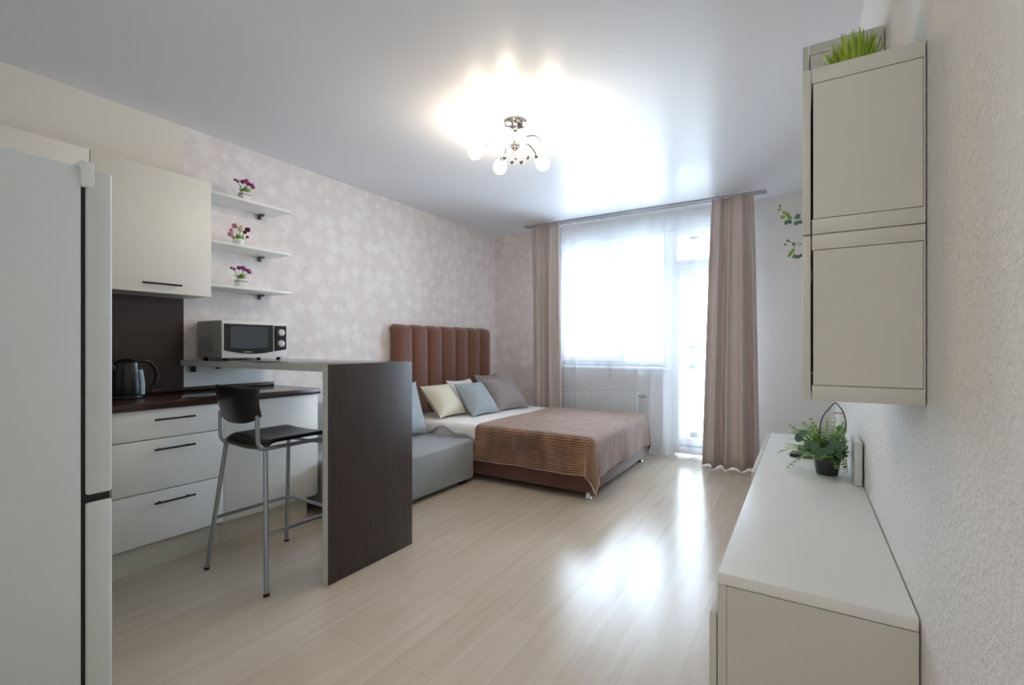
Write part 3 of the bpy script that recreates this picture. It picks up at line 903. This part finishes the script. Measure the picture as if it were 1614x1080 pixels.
for y0, y1, z1 in ((1.36, 1.945, .489), (1.95, 2.535, .489), (2.545, 3.14, .596), (3.145, 3.738, .596)):
    obj('door', B().box(SX0 - .021, SX0 - .003, y0, y1, .04, z1, .0012), M['besta'], sb)

def hang_cab(y0, y1, z0, z1, label):
    t = thing('hanging_cabinet', label, 'cabinet', (.11, (y0 + y1) / 2, z0), 'hanging cabinets on the right wall')
    x1 = XR - .003
    fz = .0345
    obj('top_board', B().box(.016, x1, y0, y1, z1 - fz, z1, .001), M['besta'], t)
    obj('bottom_board', B().box(.016, x1, y0, y1, z0, z0 + fz, .001), M['besta'], t)
    for yy in (y0, y1 - .016):
        obj('side_panel', B().box(.0185, x1 - .004, yy + .0008, yy + .016, z0 + fz + .0015, z1 - fz - .0015), M['besta'], t)
    obj('back_panel', B().box(x1 - .003, x1, y0 + .001, y1 - .001, z0 + fz, z1 - fz), M['besta'], t)
    obj('door', B().box(-.003, .0135, y0, y1, z0 + .0008, z1 - .0008, .001), M['besta'], t)
hang_cab(1.297, 1.896, 1.075, 1.457, 'hanging cabinet nearest the viewer, lower of its pair')
hang_cab(1.297, 1.896, 1.459, 1.842, 'hanging cabinet nearest the viewer, upper one with the grass pot on top')
hang_cab(1.90, 2.50, 1.455, 1.837, 'hanging cabinet farther along the wall, lower one behind the nearer pair')
hang_cab(1.90, 2.50, 1.839, 2.222, 'highest hanging cabinet, rising behind the grass pot')

# grass pot on the nearer stack
gx, gy, gz = .104, 1.45, 1.8425
gp_ = thing('grass_pot', 'pot of bright yellow green grass on top of the hanging cabinet', 'potted plant', (gx, gy, gz))
obj('pot', B().box(gx - .042, gx + .042, gy - .042, gy + .042, gz, gz + .05, .004), M['pot_white'], gp_)
b = B(); r = random.Random(4)
for k in range(300):
    a = r.uniform(0, 6.28); ra = .038 * math.sqrt(r.random())
    o_ = .9 * ra / .038
    L = r.uniform(.03, .092) * (1.2 - .4 * ra / .038)
    d0 = Vector((math.cos(a) * o_ * .75, math.sin(a) * o_ * .5, 1)).normalized()
    p0 = Vector((gx + ra * math.cos(a), gy + ra * math.sin(a), gz + .046))
    b.leaf(p0, d0, (math.cos(a), math.sin(a), .3), L, .005, mi=r.choice((0, 0, 1)))
gro = obj('grass', b, [M['grass'], M['leaf_yel']], gp_)
gro['kind'] = 'stuff'

# trailing eucalyptus on a small wall shelf beyond the cabinets
es = thing('corner_shelf', 'small white wall shelf just beyond the hanging cabinets', 'shelf', (.14, 2.7, 1.60))
obj('board', B().box(.04, XR - .002, 2.56, 2.84, 1.585, 1.60, .001), M['besta'], es)
ep = thing('eucalyptus_plant', 'eucalyptus sprigs poking out from behind the hanging cabinets', 'potted plant', (.12, 2.69, 1.60))
obj('pot', B().lathe([(0, 0), (.034, 0), (.044, .08), (.046, .085), (.04, .085), (.038, .07), (0, .07)], (.12, 2.69, 1.6005), 20), M['pot_white'], ep)
def sprig(pts, leaves, mats, par, rad=.0012):
    b = B().tube(rounded_path(pts, .04), rad, 6)
    for (x, y, z, s, mi, dx, dz) in leaves:
        b.leaf((x - dx * s * .5, y, z - dz * s * .5), (dx, .25, dz), (.25, -1, .25), s, s * .8, mi=mi, rounded=True)
    return obj('sprig', b, mats, par)
EM = [M['leaf_euc'], M['leaf'], M['leaf_yel']]
sprig([(.12, 2.69, 1.67), (.08, 2.67, 1.80), (0, 2.66, 1.812), (-.06, 2.66, 1.82), (-.1, 2.66, 1.88)],
      [(-.1, 2.655, 1.886, .017, 1, 0, 1), (-.104, 2.65, 1.866, .018, 1, -1, .3), (-.08, 2.65, 1.85, .018, 2, .2, 1), (-.088, 2.65, 1.829, .024, 2, -1, -.1), (-.066, 2.65, 1.842, .022, 2, .6, 1), (-.062, 2.65, 1.826, .026, 1, .5, -.5), (-.072, 2.65, 1.80, .024, 0, -.4, -1), (-.057, 2.65, 1.801, .022, 0, .4, -1), (-.024, 2.65, 1.826, .030, 0, .6, 1), (-.03, 2.65, 1.793, .028, 0, -1, -.2), (-.012, 2.65, 1.795, .026, 0, 1, .1)], EM, ep)
sprig([(.12, 2.69, 1.67), (.06, 2.67, 1.71), (.0, 2.66, 1.692), (-.045, 2.66, 1.70), (-.068, 2.66, 1.715)],
      [(-.066, 2.65, 1.712, .017, 0, -.6, 1), (-.078, 2.65, 1.694, .012, 0, -.6, -1), (-.042, 2.65, 1.692, .018, 0, -.1, 1)], EM, ep)
sprig([(.12, 2.69, 1.67), (.05, 2.67, 1.70), (-.01, 2.66, 1.69), (-.04, 2.66, 1.685), (-.045, 2.66, 1.66), (-.03, 2.66, 1.63)],
      [(-.044, 2.65, 1.664, .02, 1, .4, 1), (-.055, 2.65, 1.652, .02, 2, -.5, 1), (-.058, 2.65, 1.64, .018, 2, -.6, -.4), (-.04, 2.65, 1.632, .02, 0, -.3, -1), (-.025, 2.65, 1.63, .026, 0, 1, .2), (-.008, 2.65, 1.635, .022, 0, 1, .3)], EM, ep)

# potted plant on the sideboard
px_, py_, pz_ = .092, 2.67, SZ + .0005
pp = thing('potted_plant', 'bushy green plant in a dark grey pot on the sideboard', 'potted plant', (px_, py_, pz_))
obj('pot', B().lathe([(0, 0), (.042, 0), (.044, .004), (.058, .088), (.062, .09), (.062, .10), (.055, .10), (.052, .078), (0, .078)], (px_, py_, pz_), 28), M['pot_dark'], pp)
obj('soil', B().lathe([(0, .081), (.03, .080), (.0522, .0785), (0, .0785)], (px_, py_, pz_), 20), M['soil'], pp)
r = random.Random(21)
def frond(b, p0, d, L, droop, lw, mats):
    pts = []
    p = Vector(p0); dd = Vector(d).normalized()
    n = 9
    for i in range(n + 1):
        pts.append(p.copy()); p = p + dd * (L / n)
        if p.x > .163: p.x = .163
        dd = (dd + Vector((0, 0, -droop))).normalized()
    b.tube(pts, .0011, 5)
    for i in range(2, n + 1):
        q = pts[i]; t = (pts[i] - pts[i - 1]).normalized()
        side = t.cross(Vector((0, 0, 1)))
        if side.length < .05: side = Vector((1, 0, 0))
        side.normalize()
        s = lw * (1 - .45 * i / n) * r.uniform(.8, 1.2)
        for sg in (-1, 1):
            if q.x + sg * side.x * s > .172: continue
            b.leaf(q, side * sg + t * .5 + Vector((0, 0, .15)), (0, 0, 1), s, s * .62, mi=r.choice(mats), rounded=True)
fb = B()
for k in range(80):
    a = r.uniform(0, 6.28)
    el = r.uniform(.2, 1.45)
    d = Vector((math.cos(a) * math.cos(el), math.sin(a) * math.cos(el) * .9, math.sin(el)))
    if d.x > 0: d.x *= .75
    frond(fb, (px_ + math.cos(a) * .02, py_ + math.sin(a) * .02, pz_ + .082), d, r.uniform(.09, .2), r.uniform(.05, .15), r.uniform(.024, .04), (0, 0, 1, 1, 2))
obj('foliage', fb, [M['leaf'], M['leaf_pale'], M['leaf_yel']], pp)
eb = B()
for (x, y, z, s, dx, dz) in ((-.02, 2.60, .77, .042, -.3, -1), (.0, 2.58, .80, .034, -.5, -.4), (.02, 2.58, .745, .046, -.2, -1), (.045, 2.57, .735, .046, -.1, -1), (.07, 2.565, .715, .05, .0, -1), (.10, 2.565, .735, .044, .3, -1), (.135, 2.58, .75, .05, .4, .8), (.135, 2.59, .71, .034, .8, -.5), (.115, 2.56, .76, .04, .2, 1)):
    eb.tube([(px_, py_ - .03, pz_ + .085), ((px_ + x) / 2, (py_ + y) / 2 - .02, max(z, .72) + .04), (x, y, z)], .0012, 5)
    eb.leaf((x - dx * s * .5, y, z - dz * s * .5), (dx, -.15, dz), (.15, -1, .35), s, s * .86, rounded=True)
obj('eucalyptus_leaves', eb, M['leaf_euc'], pp, label='round dusty green leaves hanging over the pot rim')
wb = B().tube(rounded_path([(.055, 2.67, .69), (.068, 2.67, .84), (.078, 2.67, .875), (.12, 2.67, .935), (.128, 2.67, .937), (.155, 2.67, .90), (.168, 2.67, .84), (.138, 2.67, .69)], .02), .0025, 8)
wb.tube([(.116, 2.67, .888), (.158, 2.67, .89)], .0018, 6)
obj('wire_handle', wb, M['black_metal'], pp, label='black bent wire handle over the plant')

# remotes, small box and router behind the plant
def remote(x0, x1, y, z, label):
    t = thing('remote_control', label, 'remote control', ((x0 + x1) / 2, y, z), 'black remote controls')
    obj('case', B().box(x0, x1, y - .022, y + .022, z, z + .018, .006, 3), M['black'], t)
    b = B()
    for i in range(9):
        for j in range(3):
            b.box(x0 + .02 + i * .011, x0 + .027 + i * .011, y - .014 + j * .011, y - .007 + j * .011, z + .0175, z + .0195)
    obj('buttons', b, M['micro_side'], t, smooth=False)
remote(-.066, .09, 3.0, SZ + .0005, 'black remote control on the sideboard, nearer of two behind the plant')
remote(-.06, .09, 3.055, SZ + .0005, 'black remote control on the sideboard, farther one beside the set-top box')
mb = thing('set_top_box', 'small black set-top box behind the remotes', 'set-top box', (.03, 3.2, SZ))
obj('case', B().box(-.03, .09, 3.14, 3.24, SZ + .0005, SZ + .024, .003), M['black'], mb)
obj('front_strip', B().box(-.025, .085, 3.1385, 3.1402, SZ + .006, SZ + .018), M['glass_dark'], mb)
rt = thing('router', 'pale upright router against the right wall behind the plant', 'router', (.19, 2.62, SZ))
obj('case', B().box(.186, .213, 2.50, 2.72, SZ + .0005, SZ + .19, .005, 3), M['besta_top'], rt)
obj('front_strip', B().box(.1845, .1865, 2.505, 2.52, SZ + .02, SZ + .17), M['micro_side'], rt)

# ------------------------------------------------------------------ light
w = bpy.data.worlds.new('daylight'); SC.world = w
w.use_nodes = True
wn = w.node_tree
bgn = wn.nodes['Background']
bgn.inputs['Color'].default_value = (0.68, 0.84, 1.0, 1)
bgn.inputs['Strength'].default_value = 12.0
def area(name, loc, rot, sx, sy, energy, color, portal=False):
    l = bpy.data.lights.new(name, 'AREA')
    l.shape = 'RECTANGLE'; l.size = sx; l.size_y = sy; l.energy = energy; l.color = color
    if portal: l.cycles.is_portal = True
    o = bpy.data.objects.new(name, l); COL.objects.link(o)
    o.location = loc; o.rotation_euler = rot
    return o
area('window_portal', (-1.55, YB + .27, 1.35), (-PI / 2, 0, 0), 2.3, 2.6, 1, (1, 1, 1), True)
area('hall_fill_light', (-.42, -.75, H - .03), (0, 0, 0), .5, .5, 9, (1.0, .96, .91))  # added fill light behind the camera, no lamp seen there

# ------------------------------------------------------------------ camera
cd = bpy.data.cameras.new('camera')
cd.sensor_width = 36
cd.lens = 746 / 1614 * 36
cd.shift_y = 6 / 1614
cd.clip_start = .02
co = bpy.data.objects.new('camera', cd); COL.objects.link(co)
co.location = (0, 0, 1.2)
co.rotation_euler = (PI / 2, 0, a_cam)
SC.camera = co
SC.view_settings.view_transform = 'Standard'
SC.view_settings.look = 'None'
SC.view_settings.gamma = 1
SC.view_settings.exposure = 0.72
SC.view_settings.use_curve_mapping = False
SC.cycles.use_denoising = True
SC.cycles.max_bounces = 12
SC.cycles.diffuse_bounces = 6
SC.cycles.transparent_max_bounces = 16
SC.cycles.sample_clamp_indirect = 8
